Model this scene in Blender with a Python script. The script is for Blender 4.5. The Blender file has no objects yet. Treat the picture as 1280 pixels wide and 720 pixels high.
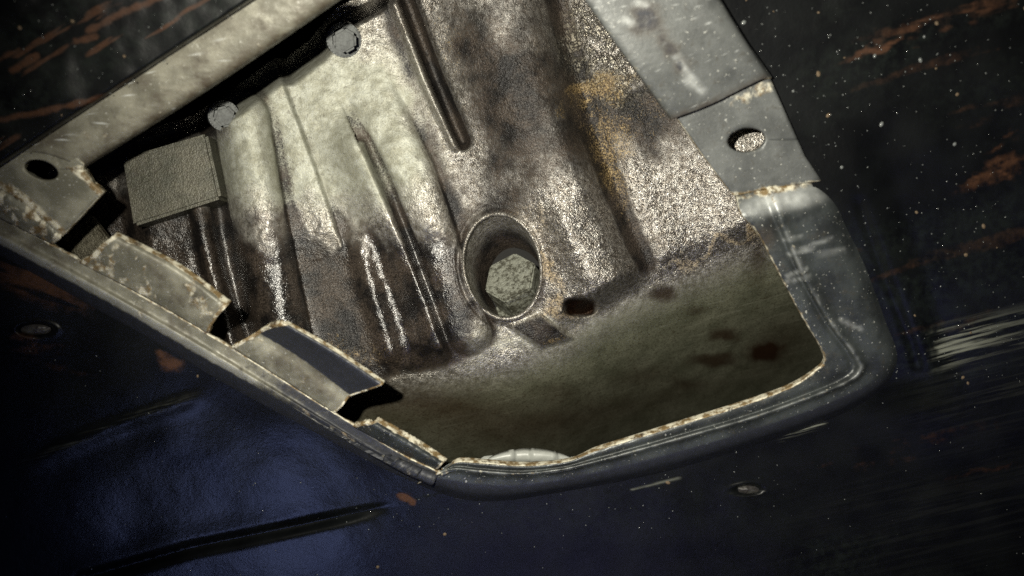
import bpy, bmesh, math, random
import numpy as np
from mathutils import Vector, Matrix
random.seed(7)
rng = np.random.default_rng(11)
scene = bpy.context.scene
C = scene.collection

# ---------------------------------------------------------------- camera, world, light, exposure
# World axes: +X right, +Y down the picture, +Z up into the car (the camera lies under it and looks up).
D0 = 0.45                      # metres from the lens to the reference plane z = 0
S = 0.5 / 1280                 # metres per reference unit on z = 0
cam_d = bpy.data.cameras.new('camera'); cam = bpy.data.objects.new('camera', cam_d); C.objects.link(cam)
cam.location = (0, 0, -D0); cam.rotation_euler = (math.pi, 0, 0)
cam_d.sensor_width = 36; cam_d.lens = 36 * D0 / 0.5
cam_d.clip_start = 0.01; cam_d.clip_end = 20
cam_d.dof.use_dof = True; cam_d.dof.focus_distance = 0.49; cam_d.dof.aperture_fstop = 5.0
scene.camera = cam
scene.render.resolution_x, scene.render.resolution_y = 1024, 576

w = bpy.data.worlds.new('World'); scene.world = w; w.use_nodes = True
w.node_tree.nodes['Background'].inputs['Color'].default_value = (0.35, 0.45, 0.75, 1)
w.node_tree.nodes['Background'].inputs['Strength'].default_value = 0.005

def lamp(kind, name, loc, target, energy, color, **kw):
    l = bpy.data.lights.new(name, kind); o = bpy.data.objects.new(name, l); C.objects.link(o)
    o.location = loc
    o.rotation_euler = (Vector(target) - Vector(loc)).to_track_quat('-Z', 'Y').to_euler()
    l.energy = energy; l.color = color
    for k, v in kw.items(): setattr(l, k, v)
    return o
# the hand-held work torch above the lens, the daylight under the car, and two added sheen lamps
lamp('SPOT', 'work_torch', (-0.078, -0.052, -0.42), (0.045, -0.050, 0.04), 16.5, (1.0, 0.96, 0.83),
     spot_size=math.radians(82), spot_blend=1.0, shadow_soft_size=0.006)
lamp('AREA', 'daylight_under_car', (-0.30, 0.62, -0.56), (-0.11, 0.115, 0.03), 0.022, (0.36, 0.46, 1.0),
     shape='RECTANGLE', size=0.17, size_y=0.12, spread=math.radians(34))
lamp('AREA', 'added_purple_fill', (0.06, 0.68, -0.56), (0.04, 0.12, 0.03), 0.028, (0.40, 0.40, 1.0),
     shape='RECTANGLE', size=0.26, size_y=0.12, spread=math.radians(50))  # added unseen lamp, puts a purple sheen on the bottom centre

lamp('AREA', 'added_navy_fill', (0.44, 0.30, -0.46), (0.19, 0.02, 0.0), 0.0035, (0.34, 0.36, 1.0),
     shape='RECTANGLE', size=0.16, size_y=0.12, spread=math.radians(40))  # added unseen lamp, puts a navy sheen on the right panel
scene.view_settings.view_transform = 'Standard'; scene.view_settings.look = 'None'
scene.view_settings.exposure = 0.0; scene.view_settings.gamma = 1.0
scene.view_settings.use_curve_mapping = False
scene.cycles.max_bounces = 6; scene.cycles.use_denoising = False

# ---------------------------------------------------------------- numeric helpers
def P(px, py, z):
    k = S * (1 + np.asarray(z) / D0)
    return np.stack([(np.asarray(px) - 640) * k, (np.asarray(py) - 360) * k, np.asarray(z) + 0 * np.asarray(px)], -1)
def sstep(a, b, x):
    t = np.clip((x - a) / (b - a), 0, 1); return t * t * (3 - 2 * t)
_T = rng.random((256, 256))
def vnoise(x, y):
    xi = np.floor(x).astype(int); yi = np.floor(y).astype(int); fx = x - xi; fy = y - yi
    fx = fx * fx * (3 - 2 * fx); fy = fy * fy * (3 - 2 * fy)
    a = _T[xi % 256, yi % 256]; b = _T[(xi + 1) % 256, yi % 256]
    c = _T[xi % 256, (yi + 1) % 256]; d = _T[(xi + 1) % 256, (yi + 1) % 256]
    return (a * (1 - fx) + b * fx) * (1 - fy) + (c * (1 - fx) + d * fx) * fy
def fbm(x, y, o=4):
    s = 0; a = 0.5; n = 0
    for k in range(o):
        s = s + a * vnoise(x * 2**k + 17.3 * k, y * 2**k + 5.1 * k); n += a; a *= 0.5
    return s / n
def polydist(px, py, pts):
    """distance to a polyline, parameter along it 0..1 and the signed side (+ right of travel)"""
    pts = np.array(pts, float); L = np.r_[0, np.cumsum(np.hypot(*np.diff(pts, axis=0).T))]
    best = np.full(px.shape, 1e9); tt = np.zeros(px.shape); sd = np.zeros(px.shape)
    for i in range(len(pts) - 1):
        a, b = pts[i], pts[i + 1]; d = b - a; l2 = d @ d
        t = np.clip(((px - a[0]) * d[0] + (py - a[1]) * d[1]) / l2, 0, 1)
        qx = px - a[0] - t * d[0]; qy = py - a[1] - t * d[1]; r = np.hypot(qx, qy)
        m = r < best
        best = np.where(m, r, best); tt = np.where(m, (L[i] + t * math.sqrt(l2)) / L[-1], tt)
        sd = np.where(m, np.sign(d[0] * qy - d[1] * qx), sd)
    return best, tt, sd
def smooth_poly(pts, n):
    """Catmull-Rom resampling of rows of points by index parameter"""
    p = np.array(pts, float)
    if len(p) == 2:
        t = np.linspace(0, 1, n)[:, None]; return p[0] * (1 - t) + p[1] * t
    q = np.vstack([2 * p[0] - p[1], p, 2 * p[-1] - p[-2]])
    t = np.linspace(0, len(p) - 1 - 1e-9, n); i = t.astype(int); f = (t - i)[:, None]
    a, b, c, d = q[i], q[i + 1], q[i + 2], q[i + 3]
    return 0.5 * (2 * b + (c - a) * f + (2 * a - 5 * b + 4 * c - d) * f**2 + (3 * b - a - 3 * c + d) * f**3)
def inside(px, py, poly):
    r = np.zeros(px.shape, bool); n = len(poly)
    for i in range(n):
        x1, y1 = poly[i]; x2, y2 = poly[(i + 1) % n]
        c = ((y1 > py) != (y2 > py)) & (px < (x2 - x1) * (py - y1) / (y2 - y1 + 1e-12) + x1)
        r ^= c
    return r
def blob(px, py, cx, cy, rx, ry, ang=0, p=2):
    a = math.radians(ang); dx = px - cx; dy = py - cy
    u = dx * math.cos(a) + dy * math.sin(a); v = -dx * math.sin(a) + dy * math.cos(a)
    return np.exp(-((np.abs(u) / rx)**p + (np.abs(v) / ry)**p))

# ---------------------------------------------------------------- object helpers
def link(name, me, parent=None, mats=()):
    o = bpy.data.objects.new(name, me); C.objects.link(o)
    for m in mats: me.materials.append(m)
    if parent: o.parent = parent
    return o
def tag(o, label=None, cat=None, group=None, kind=None):
    for k, v in (('label', label), ('category', cat), ('group', group), ('kind', kind)):
        if v: o[k] = v
    return o
def empty(name, loc):
    o = bpy.data.objects.new(name, None); C.objects.link(o); o.location = loc; o.empty_display_size = 0.02
    return o
def mesh_from(verts, faces, name, attrs=None, smooth=True):
    me = bpy.data.meshes.new(name); me.from_pydata(np.asarray(verts).reshape(-1, 3).tolist(), [], [tuple(f) for f in faces])
    for k, v in (attrs or {}).items():
        at = me.attributes.new(k, 'FLOAT', 'POINT'); at.data.foreach_set('value', np.asarray(v, np.float32).ravel())
    if smooth: me.polygons.foreach_set('use_smooth', [True] * len(me.polygons))
    me.update(); return me
def grid_faces(nr, nc, keep=None):
    idx = np.arange(nr * nc).reshape(nr, nc)
    f = np.stack([idx[:-1, :-1], idx[1:, :-1], idx[1:, 1:], idx[:-1, 1:]], -1)
    if keep is not None:
        k = keep[:-1, :-1] & keep[1:, :-1] & keep[1:, 1:] & keep[:-1, 1:]
        f = f[k]
    return f.reshape(-1, 4)
def grid_obj(name, V, parent, mats, attrs=None, keep=None, thick=0, bevel=0):
    nr, nc = V.shape[:2]; F = grid_faces(nr, nc, keep)
    a = V.reshape(-1, 3); e1 = a[F[:, 1]] - a[F[:, 0]]; e2 = a[F[:, 3]] - a[F[:, 0]]
    if np.cross(e1, e2)[:, 2].sum() > 0: F = F[:, ::-1]
    me = mesh_from(a, F, name, attrs); o = link(name, me, parent, mats)
    if keep is not None:
        bm = bmesh.new(); bm.from_mesh(me); bmesh.ops.delete(bm, geom=[v for v in bm.verts if not v.link_faces], context='VERTS'); bm.to_mesh(me); bm.free()
    if thick:
        m = o.modifiers.new('thickness', 'SOLIDIFY'); m.thickness = thick; m.offset = -1
        if len(mats) > 1: m.material_offset_rim = 1
    return o
def zt(py): return (np.asarray(py) - 420) * 0.0001          # the whole panel leans: its far edge is higher up
def loft(name, rows, n, sub, parent, mats, thick=0.003, crust=None, zfun=None, rough=0.0, extra=None):
    """rows of (px, py, dz) control points -> one sheet; crust = rows/ends that carry a corroded edge"""
    R = np.array([smooth_poly(r, n) for r in rows])                     # rows x n x 3
    G = np.array([smooth_poly(R[:, j], (len(rows) - 1) * sub + 1) for j in range(n)]).transpose(1, 0, 2)
    px, py, dz = G[..., 0], G[..., 1], G[..., 2]
    v = np.linspace(0, len(rows) - 1, G.shape[0])[:, None] + 0 * px
    u = np.linspace(0, 1, n)[None] + 0 * px
    cr = crust(u, v, px, py) if crust else 0 * px
    lump = (fbm(px / 5, py / 5, 3) - 0.5) * 0.0010 * (rough + cr) + (fbm(px / 2 + 40, py / 2, 2) - 0.5) * 0.0004 * cr
    z = zt(py) + dz - lump + (zfun(px, py) if zfun else 0)
    at = {'crust': cr}
    if extra: at.update(extra(u, v, px, py))
    return grid_obj(name, P(px, py, z), parent, mats, at, thick=thick)
def annulus(name, poly, hole, dz, parent, mats, thick=0.003, rings=14, crustf=None, zfun=None):
    """flat plate with an oval hole; poly must be star-shaped round the hole"""
    cx, cy, rx, ry, ang = hole; a0 = math.radians(ang)
    angs = list(np.linspace(0, 2 * math.pi, 96, endpoint=False)) + [math.atan2(y - cy, x - cx) % (2 * math.pi) for x, y in poly]
    angs = np.array(sorted(angs)); out = []
    for t in angs:
        d = np.array([math.cos(t), math.sin(t)]); best = None
        for i in range(len(poly)):
            p = np.array(poly[i], float) - (cx, cy); q = np.array(poly[(i + 1) % len(poly)], float) - (cx, cy); e = q - p
            den = d[0] * e[1] - d[1] * e[0]
            if abs(den) < 1e-9: continue
            s = (p[0] * e[1] - p[1] * e[0]) / den; m = (p[0] * d[1] - p[1] * d[0]) / den
            if s > 0 and -1e-6 <= m <= 1 + 1e-6: best = s if best is None else max(best, s)
        out.append((cx + d[0] * best, cy + d[1] * best))
    out = np.array(out)
    ca, sa = math.cos(angs[0]), 0
    ct = np.cos(angs - a0); st = np.sin(angs - a0); r = 1 / np.sqrt((ct / rx)**2 + (st / ry)**2)
    inn = np.stack([cx + r * np.cos(angs), cy + r * np.sin(angs)], -1)
    t = np.linspace(0, 1, rings)[:, None, None]**1.3
    G = inn[None] * (1 - t) + out[None] * t
    G = np.concatenate([G, G[:, :1]], 1)
    px, py = G[..., 0], G[..., 1]
    tt = np.broadcast_to(np.linspace(0, 1, rings)[:, None], px.shape)
    cr = crustf(px, py) if crustf else 0 * px
    cr = np.maximum(cr, (tt == 0) * 0.55)
    z = zt(py) + dz + np.where(tt == 0, 0.0012, 0) - (fbm(px / 5, py / 5, 3) - 0.5) * 0.0012 * cr + (zfun(px, py) if zfun else 0)
    return grid_obj(name, P(px, py, z), parent, mats, {'crust': cr, 'rust': 0 * px, 'scratch_shine': 0 * px}, thick=thick)

# ---------------------------------------------------------------- materials
def new_mat(name):
    m = bpy.data.materials.new(name); m.use_nodes = True; nt = m.node_tree; nt.nodes.clear()
    return m, NT(nt)
class NT:
    def __init__(s, nt): s.nt = nt
    def n(s, typ, **kw):
        o = s.nt.nodes.new(typ)
        for k, v in kw.items():
            if k.startswith('_'): setattr(o, k[1:], v)
            else:
                inp = o.inputs[int(k[1:])] if (k[0] == 'i' and k[1:].isdigit()) else o.inputs[k.replace('__', ' ')]
                s.set(inp, v)
        return o
    def set(s, inp, v):
        if isinstance(v, bpy.types.NodeSocket): s.nt.links.new(v, inp)
        elif isinstance(v, (tuple, list)) and len(v) == 3 and inp.type == 'RGBA': inp.default_value = (*v, 1)
        else: inp.default_value = v
    def attr(s, name): return s.n('ShaderNodeAttribute', _attribute_name=name).outputs['Fac']
    def obj(s): return s.n('ShaderNodeTexCoord').outputs['Object']
    def noise(s, scale, detail=3, rough=0.55, vec=None, dist=0):
        return s.n('ShaderNodeTexNoise', Vector=vec or s.obj(), Scale=scale, Detail=detail, Roughness=rough, Distortion=dist).outputs['Fac']
    def m(s, op, a, b=0.0, c=None, clamp=False):
        o = s.n('ShaderNodeMath', _operation=op, _use_clamp=clamp, i0=a, i1=b)
        if c is not None: s.set(o.inputs[2], c)
        return o.outputs[0]
    def ramp(s, x, a, b, lo=0.0, hi=1.0):
        o = s.n('ShaderNodeMapRange', _interpolation_type='SMOOTHSTEP', i0=x); o.inputs[1].default_value = a; o.inputs[2].default_value = b
        o.inputs[3].default_value = lo; o.inputs[4].default_value = hi; return o.outputs[0]
    def mix(s, f, a, b, blend='MIX'):
        o = s.n('ShaderNodeMix', _data_type='RGBA', _blend_type=blend)
        s.set(o.inputs[0], f); s.set(o.inputs[6], a); s.set(o.inputs[7], b); return o.outputs[2]
    def mixf(s, f, a, b):
        o = s.n('ShaderNodeMix', _data_type='FLOAT'); s.set(o.inputs[0], f); s.set(o.inputs[2], a); s.set(o.inputs[3], b); return o.outputs[0]
    def bump(s, h, strength, dist, normal=None):
        o = s.n('ShaderNodeBump', Strength=strength, Distance=dist, Height=h)
        if normal: s.set(o.inputs['Normal'], normal)
        return o.outputs[0]
    def out(s, **kw):
        b = s.n('ShaderNodeBsdfPrincipled')
        for k, v in kw.items(): s.set(b.inputs[k.replace('__', ' ')], v)
        o = s.n('ShaderNodeOutputMaterial'); s.nt.links.new(b.outputs[0], o.inputs[0]); return b

def cast_metal():
    m, t = new_mat('oily_cast_aluminium')
    grime_shade, rust, clean, flake, olive, spot, wet = [t.attr(k) for k in ('grime_shade', 'rust', 'clean', 'flake', 'olive', 'spot', 'wet')]
    fine = t.noise(1150, 2, 0.65); mid = t.noise(330, 3, 0.6); big = t.noise(55, 4, 0.6); blot = t.noise(150, 4, 0.65)
    col = t.mix(t.ramp(mid, 0.35, 0.65), (0.28, 0.25, 0.215), (0.62, 0.59, 0.54))
    # paler, dull skin of the casting
    skin = t.mix(t.ramp(blot, 0.35, 0.68), (0.265, 0.262, 0.205), (0.41, 0.415, 0.352))
    skin = t.mix(t.ramp(t.noise(420, 2, 0.5), 0.62, 0.72, 0, 0.6), skin, (0.16, 0.15, 0.12))
    col = t.mix(clean, col, skin)
    # oil film, baked dirt and painted crease shade, broken up by the grain
    g = t.ramp(t.m('ADD', t.m('MULTIPLY', grime_shade, 1.25), t.m('MULTIPLY', t.m('SUBTRACT', fine, 0.5), 1.1)), 0.25, 0.80)
    dirt = t.mix(t.ramp(big, 0.38, 0.62), (0.012, 0.0105, 0.010), (0.060, 0.047, 0.037))
    col = t.mix(g, col, dirt)
    r = t.ramp(t.m('ADD', rust, t.m('MULTIPLY', t.m('SUBTRACT', t.m('ADD', t.m('MULTIPLY', mid, 0.45), t.m('MULTIPLY', fine, 0.55)), 0.5), 1.7)), 0.35, 0.80)
    col = t.mix(t.m('MULTIPLY', r, 0.66), col, t.mix(t.ramp(fine, 0.3, 0.7), (0.16, 0.085, 0.022), (0.38, 0.28, 0.13)))
    # flaking cream coating
    vor = t.n('ShaderNodeTexVoronoi', _feature='DISTANCE_TO_EDGE', Scale=270.0, Vector=t.n('ShaderNodeVectorMath', _operation='ADD', i0=t.obj(), i1=t.n('ShaderNodeVectorMath', _operation='SCALE', i0=t.n('ShaderNodeTexNoise', Scale=260.0, Vector=t.obj()).outputs['Color'], Scale=0.011).outputs[0]).outputs[0]).outputs['Distance']
    fl = t.m('MULTIPLY', t.m('MULTIPLY', flake, t.ramp(blot, 0.36, 0.56)), t.ramp(vor, 0.02, 0.16))
    col = t.mix(t.m('MULTIPLY', fl, 0.55), col, (0.47, 0.43, 0.33))
    ol = t.mix(t.ramp(big, 0.25, 0.75), (0.092, 0.096, 0.064), (0.168, 0.170, 0.122))
    ol = t.mix(t.ramp(t.noise(900, 3), 0.48, 0.72, 0, 0.75), ol, (0.040, 0.034, 0.020))
    ol = t.mix(t.ramp(t.noise(300, 5, 0.7), 0.56, 0.68, 0, 0.6), ol, (0.045, 0.034, 0.018))
    wipe = t.noise(1.0, 3, 0.6, vec=t.n('ShaderNodeMapping', Vector=t.n('ShaderNodeMapping', Vector=t.obj(), Rotation=(0, 0, 0.25)).outputs[0], Scale=(30, 700, 60)).outputs[0])
    ol = t.mix(t.ramp(wipe, 0.60, 0.72, 0, 0.40), ol, (0.26, 0.26, 0.20))
    col = t.mix(olive, col, ol)
    col = t.mix(spot, col, (0.026, 0.012, 0.005))
    speck = t.ramp(fine, 0.30, 0.70, 0.25, 1.3)
    amp = t.m('MULTIPLY', t.m('SUBTRACT', 1.0, t.m('MULTIPLY', clean, 0.75)), t.m('SUBTRACT', 1.0, t.m('MULTIPLY', olive, 0.7)))
    col = t.mix(amp, col, t.n('ShaderNodeVectorMath', _operation='SCALE', i0=col, Scale=speck).outputs[0])
    met = t.m('MULTIPLY', t.mixf(clean, 0.85, 0.35), t.m('SUBTRACT', 1.0, t.m('MULTIPLY', t.m('MAXIMUM', t.m('MAXIMUM', g, r), olive), 0.8)), clamp=True)
    rough = t.mixf(clean, t.mixf(g, 0.35, t.mixf(wet, 0.42, 0.24)), 0.60)
    rough = t.mixf(olive, rough, 0.42)
    h = t.m('ADD', t.m('MULTIPLY', fine, t.mixf(clean, 1.0, 0.30)), t.m('MULTIPLY', mid, t.mixf(clean, 0.9, 0.35)))
    h = t.m('ADD', h, t.m('MULTIPLY', fl, 1.6))
    h = t.m('MULTIPLY', h, t.m('SUBTRACT', 1.0, t.m('MULTIPLY', t.m('MAXIMUM', olive, t.m('MULTIPLY', t.m('MULTIPLY', g, wet), 0.70)), 0.85)))
    t.out(Base__Color=col, Metallic=met, Roughness=rough, Specular__IOR__Level=t.mixf(clean, t.mixf(t.m('MULTIPLY', g, wet), 0.5, 1.0), 0.35), Normal=t.bump(h, 0.85, 0.0009))
    return m
def sheet_metal(name, ca, cb, rough=0.42, metallic=0.5, crustcol=((0.20, 0.14, 0.065), (0.72, 0.68, 0.54)), allcrust=False):
    m, t = new_mat(name)
    paint = t.attr('paint'); crust = 1.0 if allcrust else t.attr('crust'); rust = t.attr('rust'); scr = t.attr('scratch_shine')
    fine = t.noise(900, 3, 0.6); mid = t.noise(260, 4, 0.6); big = t.noise(60, 4, 0.6)
    col = t.mix(t.ramp(big, 0.34, 0.66), ca, cb)
    col = t.mix(t.ramp(mid, 0.56, 0.74, 0, 0.55), col, (0.05, 0.045, 0.035))
    col = t.mix(t.ramp(t.noise(700, 2), 0.66, 0.74, 0, 0.7), col, (0.55, 0.55, 0.50))
    col = t.mix(t.m('MULTIPLY', rust, t.ramp(mid, 0.3, 0.6, 0.35, 1.0)), col, (0.045, 0.031, 0.018))
    col = t.mix(scr, col, (0.62, 0.64, 0.62))
    col = t.mix(t.ramp(t.m('ADD', paint, t.m('MULTIPLY', t.m('SUBTRACT', mid, 0.5), 0.8)), 0.3, 0.75), col, (0.024, 0.026, 0.033))  # dark paint; also tints a reflection onto the long tab
    c = t.ramp(t.m('ADD', crust, t.m('MULTIPLY', t.m('SUBTRACT', mid, 0.5), 0.9)), 0.30, 0.70)
    cc = t.mix(t.ramp(t.noise(230, 4, 0.6), 0.40, 0.60), crustcol[0], crustcol[1])
    cc = t.mix(t.ramp(t.noise(170, 4, .7), 0.55, 0.66, 0, 0.85), cc, (0.045, 0.025, 0.012))
    col = t.mix(c, col, cc)
    h = t.m('ADD', t.m('MULTIPLY', fine, 0.6), t.m('MULTIPLY', mid, 0.7))
    h = t.m('MULTIPLY', h, t.mixf(c, 0.35, 0.9))
    t.out(Base__Color=col, Metallic=t.mixf(c, metallic, 0.1), Roughness=t.mixf(c, t.ramp(mid, 0.3, 0.7, rough - 0.08, rough + 0.12), 0.5),
          Specular__IOR__Level=0.5, Normal=t.bump(h, 0.6, 0.0008))
    return m
def black_paint():
    m, t = new_mat('worn_black_underbody_paint')
    rust, scr, dust, wet = t.attr('rust'), t.attr('scratch_shine'), t.attr('dust'), t.attr('wet')
    fine = t.noise(800, 3, 0.6); mid = t.noise(240, 4, 0.6); big = t.noise(38, 3, 0.5)
    rot = t.n('ShaderNodeMapping', Vector=t.obj(), Rotation=(0, 0, 0.25)).outputs[0]
    brush = t.noise(1.0, 4, 0.65, vec=t.n('ShaderNodeMapping', Vector=rot, Scale=(18, 380, 30)).outputs[0])
    scr = t.m('MULTIPLY', scr, t.ramp(brush, 0.46, 0.62))
    col = t.mix(t.ramp(big, 0.3, 0.7), (0.0022, 0.0025, 0.0030), (0.0055, 0.0062, 0.0065))
    col = t.mix(t.m('MULTIPLY', dust, t.ramp(mid, 0.35, 0.7)), col, (0.009, 0.0115, 0.010))
    r = t.ramp(t.m('ADD', rust, t.m('MULTIPLY', t.m('SUBTRACT', mid, 0.5), 0.5)), 0.25, 0.85)
    col = t.mix(t.m('MULTIPLY', r, 0.9), col, t.mix(fine, (0.022, 0.010, 0.005), (0.095, 0.040, 0.018)))
    col = t.mix(scr, col, (0.26, 0.27, 0.22))
    h = t.m('ADD', t.m('MULTIPLY', mid, 0.8), t.m('MULTIPLY', fine, 0.35))
    rough = t.mixf(t.m('MAXIMUM', r, scr), t.mixf(wet, 0.38, 0.27), 0.6)
    t.out(Base__Color=col, Metallic=0.0, Roughness=rough, Specular__IOR__Level=0.28, Normal=t.bump(h, t.mixf(wet, 0.18, 0.17), 0.0008))
    return m
M = dict(cast=cast_metal(), black=black_paint(),
         grey=sheet_metal('dull_zinc_grey_steel', (0.078, 0.082, 0.080), (0.125, 0.131, 0.127), 0.46, 0.15),
         pale=sheet_metal('bare_stained_steel', (0.13, 0.125, 0.095), (0.27, 0.26, 0.205), 0.5, 0.12),
         rim=sheet_metal('dark_grey_painted_rim', (0.024, 0.027, 0.028), (0.052, 0.059, 0.059), 0.40, 0.2),
         edge=sheet_metal('corroded_cut_edge', (0.3, 0.3, 0.3), (0.4, 0.4, 0.4), allcrust=True))
m, t = new_mat('greenish_painted_plug'); f = t.noise(420, 4, 0.7)
t.out(Base__Color=t.mix(t.ramp(t.m('ADD', t.m('MULTIPLY', f, 0.6), t.m('MULTIPLY', t.noise(130, 4, 0.7), 0.4)), 0.42, 0.56), (0.06, 0.058, 0.042), (0.225, 0.23, 0.19)), Metallic=0.35, Roughness=0.5, Normal=t.bump(f, 0.7, 0.0012)); M['plug'] = m
m, t = new_mat('brushed_zinc_bolt'); f = t.noise(500, 3, 0.6)
t.out(Base__Color=t.mix(t.ramp(f, 0.3, 0.7), (0.02, 0.022, 0.021), (0.055, 0.06, 0.057)), Metallic=0.2, Roughness=0.45, Normal=t.bump(f, 0.15, 0.0003)); M['bolt'] = m
m, t = new_mat('brown_oiled_block'); f = t.noise(1100, 3, 0.6); b = t.noise(160, 4, 0.6)
t.out(Base__Color=t.mix(t.ramp(f, 0.5, 0.68, 0, .75), t.mix(t.ramp(b, 0.36, 0.62), (0.055, 0.047, 0.027), (0.17, 0.155, 0.11)), (0.022, 0.018, 0.012)), Metallic=0.3, Roughness=t.ramp(f, 0.3, 0.7, 0.3, 0.55), Normal=t.bump(t.m('ADD', f, b), 0.7, 0.0009)); M['block'] = m
m, t = new_mat('bright_clip_metal'); f = t.noise(300, 3, 0.6)
t.out(Base__Color=t.mix(f, (0.22, 0.23, 0.21), (0.42, 0.43, 0.40)), Metallic=0.0, Roughness=0.4, Normal=t.bump(f, 0.2, 0.0006)); M['clip'] = m
m, t = new_mat('near_black_cavity'); f = t.noise(30, 3)
t.out(Base__Color=t.mix(f, (0.004, 0.004, 0.004), (0.010, 0.009, 0.008)), Roughness=0.9); M['near_black'] = m  # near-black so gaps go dark: their shade is put into the colour
m, t = new_mat('water_droplet')
t.out(Base__Color=(0.16, 0.17, 0.165), Metallic=0.0, Roughness=0.12, Specular__IOR__Level=0.8); M['drop'] = m
m, t = new_mat('sandy_mud'); f = t.noise(900, 3)
t.out(Base__Color=t.mix(f, (0.06, 0.042, 0.024), (0.19, 0.135, 0.08)), Roughness=0.7, Normal=t.bump(f, 0.6, 0.001)); M['mud'] = m

# ---------------------------------------------------------------- setting: the dark cavity above everything
me = bpy.data.meshes.new('engine_bay'); bm = bmesh.new()
r = bmesh.ops.create_cube(bm, size=1.0); bmesh.ops.scale(bm, vec=(1.1, 0.9, 0.30), verts=bm.verts); bmesh.ops.translate(bm, vec=(0, 0, 0.25), verts=bm.verts)
bmesh.ops.delete(bm, geom=[f for f in bm.faces if f.normal.z < -0.5], context='FACES'); bm.to_mesh(me); bm.free()
tag(link('engine_bay', me, None, [M['near_black']]), kind='structure')

# ---------------------------------------------------------------- oil pan
pan = empty('oil_pan', P(640, 330, 0.045).tolist())
tag(pan, 'ribbed cast oil pan stained with oil, filling the opening of the black panel', 'oil pan')
pan_inv = Matrix.Translation(-pan.location)
def local(o, thing):
    if o.parent is not thing: return o               # a sub-part: its part already stands in world coordinates
    o.matrix_parent_inverse = Matrix.Translation(-Vector(thing.location)); return o
HOLE = (628, 333, 48, 66, -10)
FOLD = [(60, 560), (300, 500), (400, 478), (460, 466), (520, 458), (590, 446), (640, 434), (700, 412), (760, 375), (810, 347), (870, 322), (940, 296), (1100, 235)]
def hole_r(px, py):
    cx, cy, rx, ry, an = HOLE; a = math.radians(an); dx = px - cx; dy = py - cy
    return np.hypot((dx * math.cos(a) + dy * math.sin(a)) / rx, (-dx * math.sin(a) + dy * math.cos(a)) / ry)
def rib(px, py, pts, hw, h, p=2.0, right=None, fade=(0.0, 0.0)):
    d, tt, sd = polydist(px, py, pts)
    hwv = hw if right is None else np.where(sd < 0, right, hw)
    b = np.exp(-(d / hwv)**p)
    e = np.ones_like(b)
    if fade[0]: e = e * sstep(0, fade[0], tt)
    if fade[1]: e = e * (1 - sstep(1 - fade[1], 1, tt))
    return h * b * e
def tube(px, py, pts, hw, h, fade=(0.0, 0.0), soft=5.0):
    """half-round rib: steep flanks, round back"""
    d, tt, _ = polydist(px, py, pts)
    b = np.sqrt(np.clip(1 - (d / hw)**2, 0, 1)) * sstep(hw + 2, hw - soft, d) + 0.10 * np.exp(-(d / (hw * 1.15))**6)
    if fade[0]: b = b * sstep(0, fade[0], tt)
    if fade[1]: b = b * (1 - sstep(1 - fade[1], 1, tt))
    return h * b
def ledge(px, py, pts, wd, h, fade=(0, 0)):
    """a step down to the left of travel"""
    d, tt, sd = polydist(px, py, pts); e = sstep(0, fade[0], tt) if fade[0] else 1
    if fade[1]: e = e * (1 - sstep(1 - fade[1], 1, tt))
    return h * sstep(-wd, wd, np.where(sd > 0, d, -d)) * np.exp(-(d / 60)**2) * e
TOP = [(60, 236), (120, 212), (152, 198), (255, 166), (268, 156), (300, 136), (350, 98), (364, 99), (404, 68), (436, 30), (470, 12), (492, -6), (560, -60)]
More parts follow.
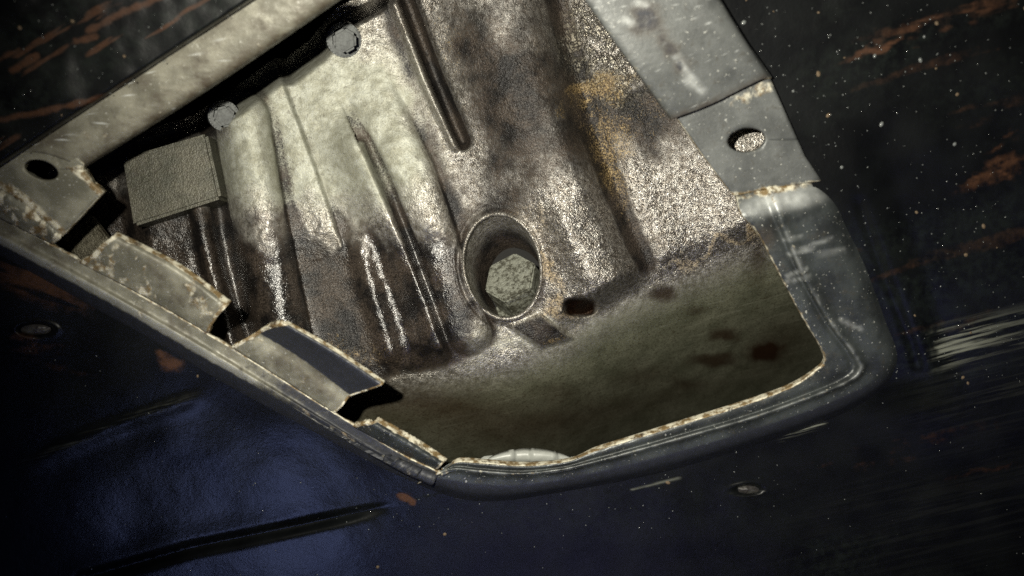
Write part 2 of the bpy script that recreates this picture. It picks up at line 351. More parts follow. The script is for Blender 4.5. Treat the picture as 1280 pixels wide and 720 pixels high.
def pan_z(px, py):
    fy = np.interp(px, [p[0] for p in FOLD], [p[1] for p in FOLD])
    d = py - fy
    k = 16.0
    below = k * np.log1p(np.exp(np.clip(d / k, -30, 30)))
    z = 0.045 + below * 0.00020 + below**2 * 2.4e-6
    up = 1 - sstep(-25, 12, d)                      # the ribs die out at the fold
    h = np.zeros_like(px)
    h += tube(px, py, [(302, 150), (322, 270), (347, 390), (366, 480)], 37, 7.5)
    h -= rib(px, py, [(262, 160), (280, 290), (302, 400), (320, 470)], 17, 5.0)
    h += tube(px, py, [(243, 225), (264, 325), (284, 390), (298, 430)], 15, 4.0)
    h += ledge(px, py, [(350, 92), (387, 190), (436, 330)], 3.0, 1.5, (0, .2))
    h += rib(px, py, [(449, 184), (473, 240), (504, 310), (534, 385), (554, 445)], 30, 7.0, 2.0, right=7)
    h += rib(px, py, [(440, 270), (460, 350), (488, 440)], 16, 3.6, 2.0, fade=(.4, 0))
    h += tube(px, py, [(452, 90), (515, 215), (545, 300), (572, 380), (586, 415)], 31, 5.0, (.45, 0), 9)
    h += rib(px, py, [(484, -20), (530, 100), (570, 182)], 5.5, 5.0, 3)
    h -= rib(px, py, [(502, -20), (545, 95), (578, 176)], 9.5, 9.0, 3)
    h += rib(px, py, [(610, -60), (655, 110), (718, 262), (762, 350)], 72, 13.0, 2.3)
    h -= rib(px, py, [(694, -10), (734, 150), (780, 270), (812, 345)], 22, 7.0)
    h += rib(px, py, [(684, 240), (738, 345)], 16, 1.8, fade=(.4, 0))
    h += 5.0 * sstep(740, 900, px - 0.38 * (py - 100))
    z = z - 2.2 * h * up * 0.001 - 0.00004 * np.clip(330 - py, 0, 400)
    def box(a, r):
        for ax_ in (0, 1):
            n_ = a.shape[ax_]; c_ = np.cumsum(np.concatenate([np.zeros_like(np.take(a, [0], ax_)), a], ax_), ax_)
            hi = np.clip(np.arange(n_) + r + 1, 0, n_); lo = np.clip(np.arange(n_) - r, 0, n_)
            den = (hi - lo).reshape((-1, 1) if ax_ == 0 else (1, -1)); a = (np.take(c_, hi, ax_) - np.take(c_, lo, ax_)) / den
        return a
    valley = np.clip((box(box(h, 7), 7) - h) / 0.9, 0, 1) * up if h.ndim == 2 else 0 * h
    # small floor marks
    q = [(636, 407), (676, 393), (715, 423), (676, 435)]
    dp, _, _ = polydist(px, py, q + q[:1]); ins = inside(px, py, q)
    z = z - 0.0045 * sstep(-3.5, 3.5, np.where(ins, dp, -dp))
    z = z + 0.012 * sstep(1.25, 0.75, np.hypot((px - 725) / 20, (py - 384) / 11))
    # raised land round the bore
    r = hole_r(px, py)
    z = z - 0.0035 * (1 - sstep(1.02, 1.16, r)) - 0.0012 * np.exp(-((r - 1.24) / 0.03)**2) * sstep(10, -25, px - 628)
    flat = 1 - sstep(1.0, 1.22, r)
    # upper flange rim rolls away; left end drops back
    dt, _, sd = polydist(px, py, TOP)
    s_in = np.where(sd > 0, dt, -dt)                # positive inside the pan
    z = z + 0.045 * sstep(9, -14, s_in) + 0.0012 * np.exp(-((s_in - 12) / 6)**2) * 0
    z = z + 0.016 * sstep(175, 140, px - 0.15 * (py - 200))
    z = z - (fbm(px / 34, py / 34, 3) - 0.5) * 0.0026 * (1 - 0.6 * sstep(0, 30, d))
    z = z - (fbm(px / 7, py / 7, 2) - 0.5) * 0.0006
    return z, d, s_in, r, valley
xs = np.arange(60, 1110, 1.8); ys = np.arange(-60, 640, 1.8)
px, py = np.meshgrid(xs, ys)
z, dfold, s_in, rr, valley = pan_z(px, py)
wx = px + (fbm(px / 30 + 9, py / 30, 4) - 0.5) * 60; wy = py + (fbm(px / 30, py / 30 + 31, 4) - 0.5) * 60
B = lambda *a, **k: blob(wx, wy, *a, **k)
clean = np.clip(1.25 * B(400, 165, 105, 120, 20, p=3) + 0.9 * B(310, 200, 40, 70, 0) + 0.7 * B(500, 200, 50, 90, -20), 0, 1)
clean *= 1 - sstep(235, 320, wy - 0.10 * (wx - 400)) * 0.95
clean = np.maximum(clean, 0.55 * B(640, 425, 80, 22, -12) + 0.6 * B(760, 395, 70, 18, -18))
grime_shade = (0.85 * sstep(225, 370, wy + 0.16 * (360 - wx)) * sstep(640, 520, wx) + 0.62 * B(640, 120, 85, 150, -20, p=3) + 0.65 * B(220, 300, 70, 80, 0)
         + 0.55 * B(770, 140, 45, 30, 20) + 0.25 * B(600, 265, 60, 40, 0) + 0.30 * B(770, 250, 30, 90, -20) + 0.55 * B(805, 150, 60, 40, 30) + 0.50 * B(556, 350, 36, 80, -20) + 0.5 * B(415, 400, 50, 80, -20))
grime_shade = grime_shade * (1 - 0.75 * clean) * (1 - 0.7 * B(735, 325, 40, 70, -20)) + 0.62 * valley * (1 - 0.35 * clean) + 0.06 + 0.40 * (fbm(px / 45, py / 45, 4) - 0.5)  # creases between ribs darkened: dirt plus shade put into the colour
grime_shade = np.clip(grime_shade, 0, 1) * (1 - sstep(-5, 25, dfold))
rust = (0.8 * B(682, 335, 12, 60, -12) + 0.85 * B(748, 115, 50, 12, -25) + 0.55 * B(775, 215, 24, 70, -22) + 0.70 * B(890, 316, 90, 9, -22)
        + 0.6 * B(705, 388, 20, 9) + 0.38 * B(555, 60, 30, 80, -22) + 0.40 * B(640, 270, 50, 16, 0) + 0.6 * B(945, 300, 16, 30) + 0.45 * B(430, 440, 70, 26, 0) + 0.35 * B(800, 150, 70, 40)
        + 0.5 * blob(px, py, 690, 428, 22, 6, -10))
rust = np.clip(rust, 0, 1)
flake = np.clip(1.1 * B(755, 60, 60, 52, 20, p=4), 0, 1)
olive = sstep(-4, 34, dfold) * (0.55 + 0.45 * sstep(10, 60, dfold))
sx = px + (fbm(px / 9, py / 9, 3) - 0.5) * 11; sy = py + (fbm(px / 9 + 7, py / 9, 3) - 0.5) * 8
K = lambda *a, **k: blob(sx, sy, *a, **k)
spot = np.clip(1.3 * blob(.8 * px + .2 * sx, .8 * py + .2 * sy, 725, 384, 20, 11, p=6) + 0.85 * K(828, 367, 17, 9, p=4) + 0.8 * K(905, 418, 17, 8, p=4) + 0.8 * K(892, 450, 28, 8, p=4) + 0.75 * K(956, 440, 22, 11, p=4)
               + 0.5 * K(975, 430, 50, 30, -20) + 0.5 * K(872, 388, 14, 4) + 0.40 * K(790, 505, 150, 18, -12) + 0.6 * K(948, 318, 12, 30) + 0.35 * K(540, 500, 90, 22, 10)
               + 0.50 * K(600, 530, 190, 42, 4) + 0.30 * K(450, 500, 60, 30) + 0.45 * K(800, 470, 40, 12, -10) + 0.35 * K(700, 490, 30, 14) + 0.4 * K(860, 480, 22, 8), 0, 1)
qd, _, _ = polydist(px, py, [(636, 407), (676, 393), (715, 423), (676, 435), (636, 407)]); qi = inside(px, py, [(636, 407), (676, 393), (715, 423), (676, 435)])
grime_shade = np.maximum(grime_shade, 0.62 * sstep(-1, 4, np.where(qi, qd, -qd))); clean = clean * (1 - sstep(-1, 4, np.where(qi, qd, -qd))); olive = olive * (1 - 0.7 * qi)
wetm = np.clip(sstep(230, 330, py) * sstep(600, 540, px) * (1 - .92 * blob(px, py, 425, 395, 38, 110, -20, p=4)), 0, 1)
V = P(px, py, z)
keep = (s_in > -26) & (rr > 0.985)
local(grid_obj('pan_casting', V, pan, [M['cast']], dict(clean=clean, grime_shade=grime_shade, rust=rust, flake=flake, olive=olive, spot=spot, wet=wetm), keep=keep), pan)

# bore: lip, wall and floor
def ellipse(n, k=1.0, dx=0, dy=0):
    a = np.linspace(0, 2 * math.pi, n, endpoint=False); cx, cy, rx, ry, an = HOLE; r = math.radians(an)
    u = rx * k * np.cos(a); v = ry * k * np.sin(a)
    return cx + dx + u * math.cos(r) - v * math.sin(r), cy + dy + u * math.sin(r) + v * math.cos(r)
def rings_obj(name, rings, parent, mats, attrs=None, close=True):
    V = np.array(rings); V = np.concatenate([V, V[:, :1]], 1)
    at = {k: np.full(V.shape[:2], v) for k, v in (attrs or {}).items()}
    return local(grid_obj(name, V, parent, mats, at), pan if parent is pan else parent)
ex, ey = ellipse(96); zrim = pan_z(ex, ey)[0]; zrim = np.minimum(zrim, zrim.mean() + .003)
base_at = dict(clean=0.1, grime_shade=0.25, rust=0.1, flake=0, olive=0, spot=0)
rg = []
for k, dz in ((1.05, 0.0015), (1.04, -0.0012), (1.015, -0.0028), (0.985, -0.0026), (0.965, -0.0008), (0.955, 0.002)):
    a, b = ellipse(96, k); rg.append(P(a, b, zrim + dz))
rings_obj('bore_lip', rg, pan, [M['cast']], dict(base_at, grime_shade=0.12))
rg = []
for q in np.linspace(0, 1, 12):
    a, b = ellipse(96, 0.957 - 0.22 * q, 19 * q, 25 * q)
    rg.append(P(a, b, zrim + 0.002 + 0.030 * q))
rings_obj('bore_wall', rg, pan, [M['cast']], dict(base_at, grime_shade=np.linspace(.15, 1.0, 12)[:, None], clean=0.2))  # wall darkens with depth, shade put into the colour
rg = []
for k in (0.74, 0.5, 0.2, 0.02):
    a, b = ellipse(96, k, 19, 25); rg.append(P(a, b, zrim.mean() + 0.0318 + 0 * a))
rings_obj('bore_floor', rg, pan, [M['near_black']], {})

# hex drain plug standing in the bore, its axis leaning toward the upper left
def frustum(name, c0, c1, r0, r1, n, parent, mat, thing, rot=0.0, bev=0.0006, top=True):
    """prism from centre c0 to c1 (world), n sides"""
    c0, c1 = Vector(c0), Vector(c1); ax = (c1 - c0).normalized(); u = ax.orthogonal().normalized()
    ref = Vector((1, 0, 0)); u = (ref - ax * ref.dot(ax)).normalized(); v = ax.cross(u)
    bm = bmesh.new(); A, Bv = [], []
    for i in range(n):
        a = 2 * math.pi * i / n + rot; d = u * math.cos(a) + v * math.sin(a)
        A.append(bm.verts.new(c0 + d * r0)); Bv.append(bm.verts.new(c1 + d * r1))
    for i in range(n): bm.faces.new((A[i], A[(i + 1) % n], Bv[(i + 1) % n], Bv[i]))
    bm.faces.new(Bv); bm.faces.new(A[::-1])
    bmesh.ops.recalc_face_normals(bm, faces=bm.faces)
    if bev: bmesh.ops.bevel(bm, geom=bm.edges[:], offset=bev, segments=2, affect='EDGES')
    me = bpy.data.meshes.new(name); bm.to_mesh(me); bm.free()
    return local(link(name, me, parent, [mat]), thing)
zp = zrim.mean() + 0.030
pb = Vector(P(655, 371, zp).tolist()); pt = Vector(P(637, 346, zp - 0.018).tolist())
ax = (pt - pb).normalized()
plug = frustum('drain_plug', pb, pt, 0.0160, 0.0154, 6, pan, M['plug'], pan, rot=0.35, bev=0.0009)
frustum('washer', pb - ax * 0.003, pb + ax * 0.0012, 0.0192, 0.0192, 40, plug, M['plug'], pan, bev=0.0006)
# flange bolts along the upper edge
for (bx, by, br, tilt) in ((281, 146, 16, 0.25), (431, 51, 18, 0.5)):
    zc = 0.020
    c0 = Vector(P(bx - 3, by - 3, zc + 0.026).tolist()); c1 = Vector(P(bx, by, zc).tolist()); k = S * (1 + zc / D0)
    b = frustum('flange_bolt', c0, c1, br * k, br * k * 0.90, 6, pan, M['bolt'], pan, rot=tilt, bev=0.0012)
    ax = (c1 - c0).normalized()
    frustum('washer', c0 - ax * 0.002, c0 + ax * 0.018, br * k * 1.32, br * k * 1.22, 32, b, M['bolt'], pan, bev=0.0008)
# square boss on the left
def prism(name, poly, zf, zb, parent, mat, thing, bev=0.0015, seg=2):
    bm = bmesh.new()
    F = [bm.verts.new(P(x, y, zf + (q[2] if len(q) > 2 else 0)).tolist()) for q in poly for x, y in [q[:2]]]
    Bk = [bm.verts.new(v.co + Vector((0, 0, zb - zf))) for v in F]
    n = len(F); bm.faces.new(F); bm.faces.new(Bk[::-1])
    for i in range(n): bm.faces.new((F[i], Bk[i], Bk[(i + 1) % n], F[(i + 1) % n]))
    bmesh.ops.recalc_face_normals(bm, faces=bm.faces)
    if bev: bmesh.ops.bevel(bm, geom=bm.edges[:], offset=bev, segments=seg, affect='EDGES')
    me = bpy.data.meshes.new(name); bm.to_mesh(me); bm.free()
    o = link(name, me, parent, [mat])
    return local(o, thing) if thing else o
boss = prism('square_boss', [(152, 197), (258, 166), (276, 248), (166, 283)], 0.028, 0.075, pan, M['cast'], pan, bev=.0016, seg=2)
for k_, v_ in dict(grime_shade=.58, rust=.18, clean=.10, olive=.50).items():
    boss.data.attributes.new(k_, 'FLOAT', 'POINT').data.foreach_set('value', np.full(len(boss.data.vertices), v_, np.float32))

# ---------------------------------------------------------------- underbody panel with the opening
body = empty('underbody_panel', P(640, 650, 0.04).tolist())
tag(body, 'black painted underbody panel, rust streaked and wet, around the four-sided opening', 'underbody panel')
def part(o): return local(o, body)

A = [(918, 243), (925, 268), (946, 292), (968, 333), (1000, 393), (1022, 430), (1028, 448), (1018, 460), (985, 480), (930, 500), (860, 522), (790, 544), (745, 558), (712, 572), (660, 577), (610, 574), (574, 572), (558, 584)]
Bd = [(962, 232), (972, 260), (984, 294), (1008, 350), (1042, 408), (1068, 442), (1076, 461), (1060, 477), (1008, 498), (940, 522), (860, 545), (785, 566), (740, 578), (700, 587), (650, 592), (600, 589), (568, 586), (550, 592)]
Dd = [(1026, 224), (1040, 255), (1052, 285), (1077, 340), (1103, 405), (1116, 434), (1117, 458), (1098, 486), (1040, 517), (955, 547), (865, 575), (790, 594), (735, 605), (690, 613), (640, 620), (590, 620), (555, 612), (526, 603)]
n = len(A)
def lip_w(i): return 3.5 if i < 6 else (5.0 if i < 8 else 6.5)
Aa, Ba, Da = map(lambda q: np.array(q, float), (A, Bd, Dd))
def zr(i): return 0.0
rows = []
dAB = (Ba - Aa) / np.hypot(*(Ba - Aa).T)[:, None]
lw = np.array([lip_w(i) for i in range(n)])[:, None]
rise = np.array([0.006, -0.001] + [-0.002] * (n - 2))           # first stations climb from the bracket to the rim
def row(P2, dz): return np.c_[P2, rise + dz]
side = np.array([1.0 if i < 7 else 0.0 for i in range(n)])
rows = [row(Aa + dAB * 1.5, 0.012), row(Aa, 0.006), row(Aa + dAB * lw * 0.55, 0.0022), row(Aa + dAB * lw, 0.0006), row(Aa + (Ba - Aa) * 0.55, 0.0),
        row(Aa + (Ba - Aa) * 0.80, 0.0010), row(Ba, -0.0022), row(Ba + (Da - Ba) * 0.22, 0.0),
        row(Ba + (Da - Ba) * 0.6, 0.0005), row(Ba + (Da - Ba) * 0.88, 0.0022), row(Da + (Da - Ba) * 0.05, 0.0060), row(Da + (Da - Ba) * 0.24, 0.0115)]
def rim_crust(u, v, px, py):
    c = sstep(0.6, 1.2, v) * (1 - sstep(2.8, 3.3, v)) * np.where(u < 6.5 / 17, 0.55, 1.0)
    c = np.maximum(c, 0.75 * blob(px, py, 975, 236, 60, 8, -12) * (v > 1))  # lit bend put into the crust colour too
    return np.maximum(c, 0.55 * sstep(0.5, 0.8, fbm(px / 6, py / 6, 3)) * (np.abs(v - 6) < 0.35))
def rim_extra(u, v, px, py):
    s = 0.22 * np.exp(-((v - 6) / .35)**2) * sstep(0.35, 0.7, fbm(px / 9, py / 9, 3))
    for (x0, y0, x1, y1) in ((1000, 312, 1038, 298), (985, 318, 1015, 312), (1022, 318, 1056, 312), (985, 345, 1008, 335), (985, 352, 1012, 346), (980, 300, 1000, 296), (1050, 400, 1078, 412)):
        d, tt, _ = polydist(px, py, [(x0, y0), (x1, y1)]); s = np.maximum(s, 0.5 * np.exp(-(d / 2.2)**2) * (0.1 + 0.9 * fbm(px / 4, py / 2, 2)))
    s = s + 0.75 * blob(px, py, 978, 250, 50, 13, -12, p=3) * (.45 + .8 * fbm(px / 6, py / 6, 3))  # bright bend: its highlight put into the colour
    return dict(rust=0.6 * blob(px, py, 955, 298, 14, 16), scratch_shine=np.clip(s, 0, 1), paint=np.clip(sstep(7.3, 8.2, v) * sstep(420, 520, py) + .5 * sstep(4.5, 5.5, v) * 0, 0, 1))
part(loft('opening_rim', rows, 240, 4, body, [M['rim'], M['edge']], thick=0.0015, crust=rim_crust, rough=0.35, extra=rim_extra))

# bracket with the oval hole, its edge tucked under the grey strip
zero = lambda u, v, px, py: dict(rust=0 * px, scratch_shine=0 * px)
def br_crust(px, py):
    d, _, _ = polydist(px, py, [(918, 246), (1030, 230)]); d2, _, _ = polydist(px, py, [(848, 150), (962, 108)])
    return np.clip(0.85 * np.exp(-(d / 7)**2) + 0.55 * np.exp(-(d2 / 12)**2) * sstep(880, 930, px), 0, 1)
part(annulus('mounting_bracket', [(822, 112), (940, 66), (960, 92), (986, 150), (1006, 195), (1027, 226), (975, 233), (917, 245), (880, 196)],
             (933, 175, 23, 14, -8), 0.0045, body, [M['grey'], M['edge']], thick=0.006, crustf=br_crust))

prism('backing_plate', [(905, 155), (965, 150), (975, 205), (910, 210)], -0.003, 0.001, body, M['cast'], body, bev=0)
# left flange: base sheet, then each folded tab
fl_out = [(-60, 287, .0078), (60, 352, .0078), (140, 396, .0078), (280, 478, .0078), (430, 560, .0078), (505, 597, .0078), (540, 612, .0078)]
fl_bead = [(-50, 272, -.001), (70, 336, -.001), (150, 379, -.001), (290, 461, -.001), (438, 547, -.001), (510, 584, -.001), (545, 598, -.001)]
fl_in = [(-40, 252, .001), (66, 306, .001), (160, 360, .001), (262, 418, .001), (420, 517, .001), (500, 566, .001), (552, 591, .001)]
def shift(r, dx, dy, dz): return [(x + dx, y + dy, q + dz) for x, y, q in r]
def fl_crust(u, v, px, py): return np.clip(0.35 * sstep(0.52, 0.72, fbm(px / 16, py / 16, 4)) * sstep(1.0, 2.6, v) + 0.35 * (np.abs(v - 2) < .3) * sstep(.4, .7, fbm(px / 8, py / 8, 3)) + 0.9 * sstep(3.8, 4.0, v), 0, 1)
part(loft('flange_strip', [shift(fl_out, -7, 4, .010), fl_out, fl_bead, shift(fl_in, -9, 10, -.0005), fl_in], 200, 5, body, [M['pale'], M['edge']], 0.003, fl_crust, rough=.4,
          extra=lambda u, v, px, py: dict(rust=np.clip(0.5 * sstep(.4, .7, fbm(px / 18, py / 18, 3)) + .5 * sstep(250, 480, px), 0, 1), paint=np.clip(1.2 * sstep(1.9, 1.4, v) + .75 * sstep(200, 430, px), 0, 1), scratch_shine=0.25 * (np.abs(v - 2) < .25) * (px < 320))))  # pale bead line for px below the cutoff is a painted highlight
def tab(name, rows, ends=(True, True), label=None, amt=1.0, mat='pale', rust=0.0, face=None):
    nr = len(rows) - 1
    def cr(u, v, px, py):
        c = amt * sstep(nr - 0.75, nr - 0.45, v)
        if ends[0]: c = np.maximum(c, sstep(0.05, 0.015, u))
        if ends[1]: c = np.maximum(c, 0.7 * sstep(0.965, 0.99, u))
        return np.clip(c + 0.55 * sstep(0.47, 0.70, fbm(px / 14 + 3, py / 14, 4)) * (1 - 0.7 * rust) * (1 if face is None else sstep(face + .4, face - .2, v)), 0, 1)
    o = part(loft(name, rows, 90, 6, body, [M[mat], M['edge']], 0.003, cr, rough=.5, extra=lambda u, v, px, py: dict(rust=0.5 * sstep(.45, .75, fbm(px / 22, py / 22, 4)), scratch_shine=0 * px, paint=0 * px if face is None else .85 * sstep(face - .1, face + .15, v) * sstep(nr - .5, nr - .8, v))))  # face: blue reflection of the bent metal put into the colour
    if label: o['label'] = label
    return o
tab('flange_tab', [[(96, 328, .001), (180, 371, .001), (260, 417, .001)], [(112, 320, -.002), (190, 359, -.002), (264, 408, -.002)], [(127, 305, -.005), (207, 345, -.005), (272, 396, -.005)],
                   [(140, 296, -.006), (216, 336, -.006), (283, 384, -.006)], [(147, 289, -.001), (222, 327, -.001), (290, 376, -.001)]], label='short flange tab with a rough cream edge')
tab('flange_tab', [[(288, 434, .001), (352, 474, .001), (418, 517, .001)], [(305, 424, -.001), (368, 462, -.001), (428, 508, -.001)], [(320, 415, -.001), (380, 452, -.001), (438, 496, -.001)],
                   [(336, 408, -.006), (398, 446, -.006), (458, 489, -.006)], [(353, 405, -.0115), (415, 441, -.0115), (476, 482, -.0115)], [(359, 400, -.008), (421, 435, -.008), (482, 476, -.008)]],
    label='long flange tab with a bent face tinted for a blue reflection', rust=.5, face=2.0)
tab('flange_tab', [[(440, 533, .001), (500, 566, .001), (546, 588, .001)], [(452, 530, -.004), (506, 561, -.004), (550, 584, -.004)], [(464, 528, -.006), (514, 557, -.006), (553, 580, -.006)],
                   [(474, 521, -.001), (522, 548, -.001), (560, 573, -.001)]], label='small flange tab at the lower corner', mat='rim', rust=.8)
# corner plate with oval hole and its corroded bend
def cp_crust(px, py):
    d, _, _ = polydist(px, py, [(99, 213), (128, 242)]); d2, _, _ = polydist(px, py, [(-40, 222), (20, 240), (78, 294)]); d3, _, _ = polydist(px, py, [(80, 208), (104, 216)])
    return np.clip(np.exp(-(d / 6.5)**2) + 0.75 * np.exp(-(d2 / 9)**2) + .3 * np.exp(-(d3 / 6)**2), 0, 1)
part(annulus('corner_plate', [(-60, 222), (-20, 203), (20, 190), (70, 170), (104, 205), (101, 214), (128, 241), (103, 268), (78, 294), (40, 262), (0, 236)],
             (52, 212, 21, 11, 18), -0.004, body, [M['pale'], M['edge']], thick=0.005, crustf=cp_crust))
part(loft('corner_bend', [[(-62, 222, -.004), (0, 236, -.004), (40, 262, -.004), (78, 294, -.004)], [(-55, 238, -.0045), (0, 252, -.0045), (36, 275, -.0045), (74, 300, -.0045)],
                          [(-45, 250, .001), (0, 274, .001), (32, 290, .001), (66, 306, .001)]], 60, 6, body, [M['pale'], M['edge']], 0.003,
          lambda u, v, px, py: np.clip(0.9 * sstep(.35, .6, fbm(px / 9, py / 9, 4)), 0, 1), rough=1.0, extra=zero))
# long edge strip along the upper left of the opening
def st_extra(u, v, px, py):
    return dict(rust=np.clip(0.18 + 0.9 * sstep(1.2, 2.2, v) * fbm(px / 12, py / 12, 3) + .35 * sstep(.5, .75, fbm(px / 25, py / 25, 3)), 0, 1), scratch_shine=0.8 * sstep(.78, .84, fbm(px / 7, py / 7, 3)))
part(loft('edge_strip', [[(-15, 208, -.004), (165, 96, -.004), (350, -26, -.004)], [(40, 190, -.0045), (205, 92, -.0045), (395, -26, -.0045)], [(96, 206, -.0035), (265, 99, -.0035), (446, -24, -.0035)], [(103, 212, .002), (272, 105, .002), (455, -20, .002)]],
          120, 6, body, [M['pale'], M['edge']], 0.003, lambda u, v, px, py: 0.35 * sstep(.55, .75, fbm(px / 10, py / 10, 3)), rough=.3, extra=st_extra))

# the painted skin
def skin_dz(px, py):
    d = np.full(px.shape, 0.0080)
    dd, tt, sd = polydist(px, py, [(900, -260), (1010, -20), (1062, 110), (1100, 235), (1140, 360), (1176, 455), (1186, 500)])
    d = d - 0.003 * sstep(-26, 26, np.where(sd > 0, dd, -dd)) * (1 - sstep(470, 520, py)) * (px > 900) * sstep(120, 260, py)
    dd, tt, _ = polydist(px, py, [(1075, 255), (1100, 330), (1140, 430), (1147, 456)])
    d = d + 0.0007 * np.exp(-(dd / 8)**2)
    dd, tt, sd = polydist(px, py, [(20, 586), (130, 535), (262, 489)])
    d = d - 0.0016 * np.exp(-(dd / np.where(sd > 0, 12, 5))**2) * sstep(0, .25, tt) * (1 - sstep(.85, 1, tt))
    dd, tt, sd = polydist(px, py, [(105, 722), (240, 684), (380, 655), (500, 628)])
    d = d + 0.006 * np.exp(-(dd / np.where(sd > 0, 7, 4))**2.0) * (1 - sstep(.75, 1, tt))
    s = np.where(sd > 0, dd, -dd)
    d = d + 0.0015 * sstep(0, 40, -s) * blob(px, py, 330, 720, 260, 80)
    for cx, cy, rx, ry in ((45, 412, 24, 9), (935, 612, 18, 7)):
        r = np.hypot((px - cx) / rx, (py - cy) / ry); d = d + 0.004 * sstep(1.05, 0.8, r) - 0.0008 * np.exp(-((r - 1.15) / .12)**2)
    return d + (fbm(px / 90, py / 90, 2) - 0.5) * 0.0022 + (fbm(px / 16, py / 16, 2) - 0.5) * 0.00015
def streak(px, py, ang, l, wd, seed, lo, hi):
    a = math.radians(ang); u = px * math.cos(a) + py * math.sin(a); v = -px * math.sin(a) + py * math.cos(a)
    return sstep(lo, hi, fbm(u / l + seed, v / wd + seed * 3.1, 4))
def skin_attrs(px, py):
    tl = (px < 460) & (py < 330) & (py < 215 - 0.6 * px + 60)
    r = np.where(tl, 0.7 * streak(px, py, -32, 80, 11, 5, .60, .76), 0)
    r = np.maximum(r, 0.4 * streak(px, py, -17, 190, 26, 9, .52, .76) * sstep(980, 1100, px) * (py < 420))
    for b, a in (((1100, 62, 58, 9, -17), .72), ((1250, 215, 70, 16, -20), .66), ((1190, 22, 130, 14, -14), .6), ((1040, 20, 60, 14, -14), .25), ((1255, 178, 40, 12, -25), .5), ((70, 455, 120, 22, 10), .28), ((40, 355, 90, 26, 20), .6), ((215, 455, 22, 13, 20), .75), ((1130, 560, 190, 20, -14), .32), ((1230, 590, 90, 9, -14), .35), ((50, 60, 1, 1), 0),
                 ((508, 622, 13, 8, 20), .9), ((42, 430, 60, 10, 5), .45)):
        wob = (fbm(px / 20, py / 20, 3) - .5) * 26
        r = np.maximum(r, a * blob(px + wob, py + wob, *b) * (0.6 + .7 * streak(px, py, b[4] if len(b) > 4 else 0, 60, 6, 3, .35, .6)))
    for pts, wd, a in ((((0, 150), (70, 135), (150, 118)), 5, .8), (((14, 88), (45, 70)), 6, 1.0), (((0, 74), (25, 62)), 5, 1.0), (((110, 38), (160, 12), (220, -12)), 6, .8), (((95, 52), (118, 46)), 5, .8)):
        d, _, _ = polydist(px, py, pts); r = np.maximum(r, a * np.exp(-((d + (fbm(px / 9, py / 9, 3) - .5) * 7) / wd)**2))
    s = 0.95 * blob(px, py, 1245, 418, 120, 24, -14, p=4) * sstep(1160, 1180, px + (fbm(px / 6, py / 6, 2) - .5) * 20) * (0.25 + 0.75 * sstep(1290, 1150, px))
    s = np.maximum(s, 0.02 * blob(px, py, 1200, 640, 200, 70, -12) + .05 * blob(px, py, 1250, 480, 90, 40, -14))
    for pts, wd, a in ((((975, 548), (1028, 528)), 3.5, .8), (((790, 612), (850, 597)), 1.5, .5), (((960, 545), (1000, 535)), 3, .4), (((570, 622), (620, 623)), 1.2, .4), ):
        d, _, _ = polydist(px, py, pts); s = np.maximum(s, a * np.exp(-(d / wd)**2) * (.4 + .8 * fbm(px / 7, py / 3, 2)))
    d, tt, _ = polydist(px, py, [(20, 586), (130, 535), (262, 489)]); s = np.maximum(s, .16 * np.exp(-(d / 3.5)**2) * (1 - sstep(.8, 1, tt)))  # ridge line: reflected light painted pale along the crease
    dust = 0.8 * streak(px, py, -15, 260, 60, 12, .40, .70) * sstep(960, 1040, px) + np.where(tl, .9 * streak(px, py, -30, 160, 40, 8, .3, .6), 0) + .35 * blob(px, py, 760, 640, 300, 40)
    wet = np.clip(blob(px, py, 300, 620, 280, 150, 0, p=4) + blob(px, py, 1130, 380, 70, 160, -20), 0, 1)
    return dict(rust=np.clip(r, 0, 1), scratch_shine=np.clip(s, 0, 1), dust=np.clip(dust, 0, 1), wet=wet)
# skin running round left, bottom and right of the opening
inn = [(-200, 215), (-60, 287), (60, 352), (140, 396), (280, 478), (430, 560), (526, 603), (590, 620), (690, 613), (790, 594), (955, 547), (1060, 508), (1108, 470), (1117, 440), (1077, 340), (1040, 255), (1000, 165), (965, 95), (930, 30), (880, -60), (800, -200)]
out = [(-330, 230), (-330, 360), (-330, 480), (-330, 620), (-300, 900), (60, 940), (330, 940), (520, 940), (690, 940), (860, 940), (1080, 940), (1500, 940), (1620, 760), (1620, 560), (1620, 400), (1620, 270), (1620, 130), (1620, 0), (1620, -120), (1620, -220), (1620, -320)]
Ri = smooth_poly(np.array(inn, float) , 620); Ro = smooth_poly(np.array(out, float), 620)
ctr = np.array([(560, 330)]); Ri = Ri + (ctr - Ri) * 0.028
t_ = np.linspace(0, 1, 190)[:, None, None]**1.25
G = Ri[None] * (1 - t_) + Ro[None] * t_
gx, gy = G[..., 0], G[..., 1]
part(grid_obj('painted_skin', P(gx, gy, zt(gy) + skin_dz(gx, gy)), body, [M['black']], skin_attrs(gx, gy)))
# upper left skin, whose edge laps over the edge strip
u, v = np.meshgrid(np.linspace(0, 1, 220), np.linspace(0, 1, 150))
e0 = np.array((-220, 352.)); e1 = np.array((480, -107.)); nrm = np.array((-.548, -.836))
q = e0 + u[..., None] * (e1 - e0) + v[..., None] * nrm * 420
gx, gy = q[..., 0], q[..., 1]
roll = 0.006 * sstep(.012, 0, v)
part(grid_obj('painted_skin', P(gx, gy, zt(gy) - .013 + roll + (fbm(gx / 60, gy / 60, 3) - .5) * .003), body, [M['black']], skin_attrs(gx, gy), thick=0.003))
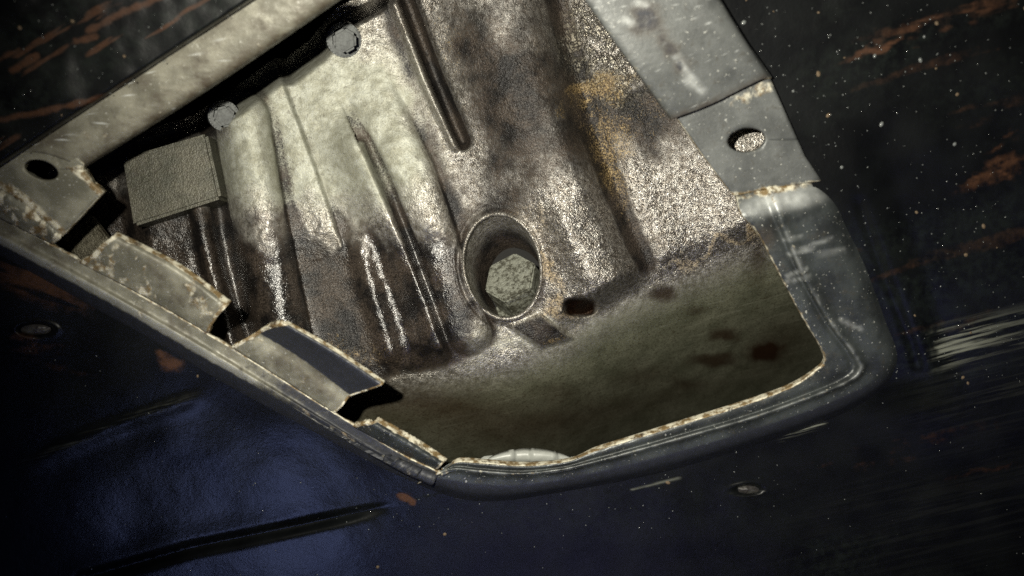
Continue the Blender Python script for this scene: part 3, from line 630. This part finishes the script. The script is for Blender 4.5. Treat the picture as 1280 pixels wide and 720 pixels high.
# oval plugs pressed into the skin
for cx, cy, rx, ry in ((45, 412, 19, 6.5), (935, 612, 14, 5)):
    a = np.linspace(0, 2 * math.pi, 33); rg = []
    for k in (1.0, .8, .5, .02):
        X = cx + rx * k * np.cos(a); Y = cy + ry * k * np.sin(a)
        rg.append(P(X, Y, zt(Y) + .0112 - .002 * (1 - k * k) - (fbm(X / 3, Y / 3, 2) - .5) * .002))
    Vp = np.array(rg); part(grid_obj('plug', Vp, body, [M['grey']], dict(crust=np.full(Vp.shape[:2], .15), paint=np.full(Vp.shape[:2], .5), rust=np.full(Vp.shape[:2], .8), scratch_shine=np.zeros(Vp.shape[:2]))))

# ---------------------------------------------------------------- loose pieces
def gs_extra(u, v, px, py):
    st = np.clip(1.1 * blob(px + (fbm(px / 12, py / 12, 3) - .5) * 24, py, 806, 24, 19, 20, p=3), 0, 1)
    d, tt, _ = polydist(px, py, [(818, 30), (840, 66), (852, 84)]); st = np.maximum(st, .85 * np.exp(-((d + (fbm(px / 8, py / 8, 3) - .5) * 10) / 9)**2))
    d, _, sd = polydist(px, py, [(842, 148), (900, 126), (955, 98)]); st = np.maximum(st, .7 * np.exp(-(d / 6)**2))
    s = 0 * px
    for pts, wd in (([(846, 72), (868, 104)], 4.5), ([(858, 100), (878, 114)], 4), ([(780, 24), (790, 30)], 4), ([(795, 3), (808, 6)], 4)):
        d, _, _ = polydist(px, py, pts); s = np.maximum(s, .75 * np.exp(-(d / wd)**2) * (.4 + .9 * fbm(px / 5, py / 5, 2)))
    s = np.maximum(s, .6 * sstep(.80, .85, fbm(px / 4, py / 4, 3)))
    return dict(rust=np.clip(st, 0, 1), paint=np.clip(st * .62, 0, 1), scratch_shine=np.clip(s * .7, 0, 1))
gs = loft('grey_strip', [[(714, -24, .001), (787, 80, .001), (838, 150, .006)], [(721, -22, -.0035), (794, 79, -.0035), (846, 147, .0005)], [(775, -22, -.004), (833, 66, -.004), (890, 130, .0005)],
                         [(835, -22, -.004), (880, 52, -.004), (930, 110, .0005)], [(882, -22, -.003), (918, 38, -.003), (956, 98, .0008)], [(890, -22, .006), (926, 38, .006), (966, 97, .005)]],
          140, 8, None, [M['grey'], M['edge']], 0.0025, lambda u, v, px, py: .25 * sstep(1.2, .9, v) * (v < 1.3), rough=.2, extra=gs_extra)
tag(gs, 'flat grey steel strip with a brown stain, lapped over the holed bracket', 'metal strip')
# bright clip behind the lower lip
a = np.linspace(0, 1, 40); rg = []
for w_, dz in ((0, .004), (.35, 0), (.7, -.001), (1, .003)):
    X = 606 + 122 * a; Y = 581 - (22 * np.sin(np.pi * np.clip(a * 1.04, 0, 1))**.45) * w_ + 2 * a
    rg.append(P(X, Y, 0.030 + dz + .003 * (np.abs(a - .38) < .09) + .003 * (a > .72)))
Vc = np.array(rg)
tag(grid_obj('metal_clip', Vc, None, [M['clip']], thick=0.004), 'pale shiny metal clip peeping over the lower lip of the opening', 'clip')
ib = prism('inner_plate', [(76, 300), (112, 268), (136, 300), (108, 336)], 0.028, 0.034, None, M['block'], None, bev=.001)
tag(ib, 'small brown plate seen inside the notch beside the corner plate', 'plate')

# ---------------------------------------------------------------- water drops and grit on the paint
def drops(name, pts, mat, label, squash=.55):
    verts, faces = [], []
    for (x, y, z, r) in pts:
        b = len(verts); c = P(x, y, z); e = 1 + .5 * random.random(); th = random.random() * 3.14; n_ = 8
        for (k, h) in ((1, 0), (.75, .65)):
            for i in range(n_):
                A_ = 2 * math.pi * i / n_; ux = math.cos(A_) * e; uy = math.sin(A_)
                verts.append((c[0] + r * k * (ux * math.cos(th) - uy * math.sin(th)), c[1] + r * k * (ux * math.sin(th) + uy * math.cos(th)), c[2] - h * r * squash * 1.2 + .0002))
        verts.append((c[0], c[1], c[2] - r * squash * 1.2))
        for i in range(n_):
            j = (i + 1) % n_
            faces.append((b + i, b + n_ + i, b + n_ + j, b + j)); faces.append((b + n_ + i, b + 2 * n_, b + n_ + j))
    o = link(name, mesh_from(verts, faces, name), None, [mat]); tag(o, label, None, None, 'stuff'); return o
pts, grit = [], []
def on_skin(x, y):
    if y < 213 - 0.655 * x: return float(zt(y) - .013 + (fbm(np.array([x / 60.]), np.array([y / 60.]), 3)[0] - .5) * .003)
    X = np.array([x * 1.0]); Y = np.array([y * 1.0])
    if inside(X, Y, inn + out[::-1])[0]: return float((zt(Y) + skin_dz(X, Y))[0])
    return None
k = 0
while k < 900:
    x = random.uniform(-20, 1300); y = random.uniform(-20, 740); z_ = on_skin(x, y)
    if z_ is None: continue
    near = math.exp(-((x - 1100 - .3 * (y - 200)) / 110)**2) if x > 900 else 0
    pr = 0.25 + 2.2 * near if (x > 950 and y < 480) else (.6 if y < 213 - .655 * x else .13 + .5 * (430 < x < 1000 and y < 660))
    if random.random() > pr: k += 0.2; continue
    big = random.random() < .03
    pts.append((x, y, z_, random.uniform(.0006, .0011) if big and (x > 900 and y < 260 or y < 213 - .655 * x) else random.uniform(.00014, .00042))); k += 1
    if random.random() < .05: grit.append((x + 8, y + 5, on_skin(x + 8, y + 5) or z_, random.uniform(.0004, .0011)))
drops('water_droplets', pts, M['drop'], 'tiny water droplets scattered over the black paint')
drops('sand_grains', grit, M['mud'], 'brown sand grains stuck to the black paint')
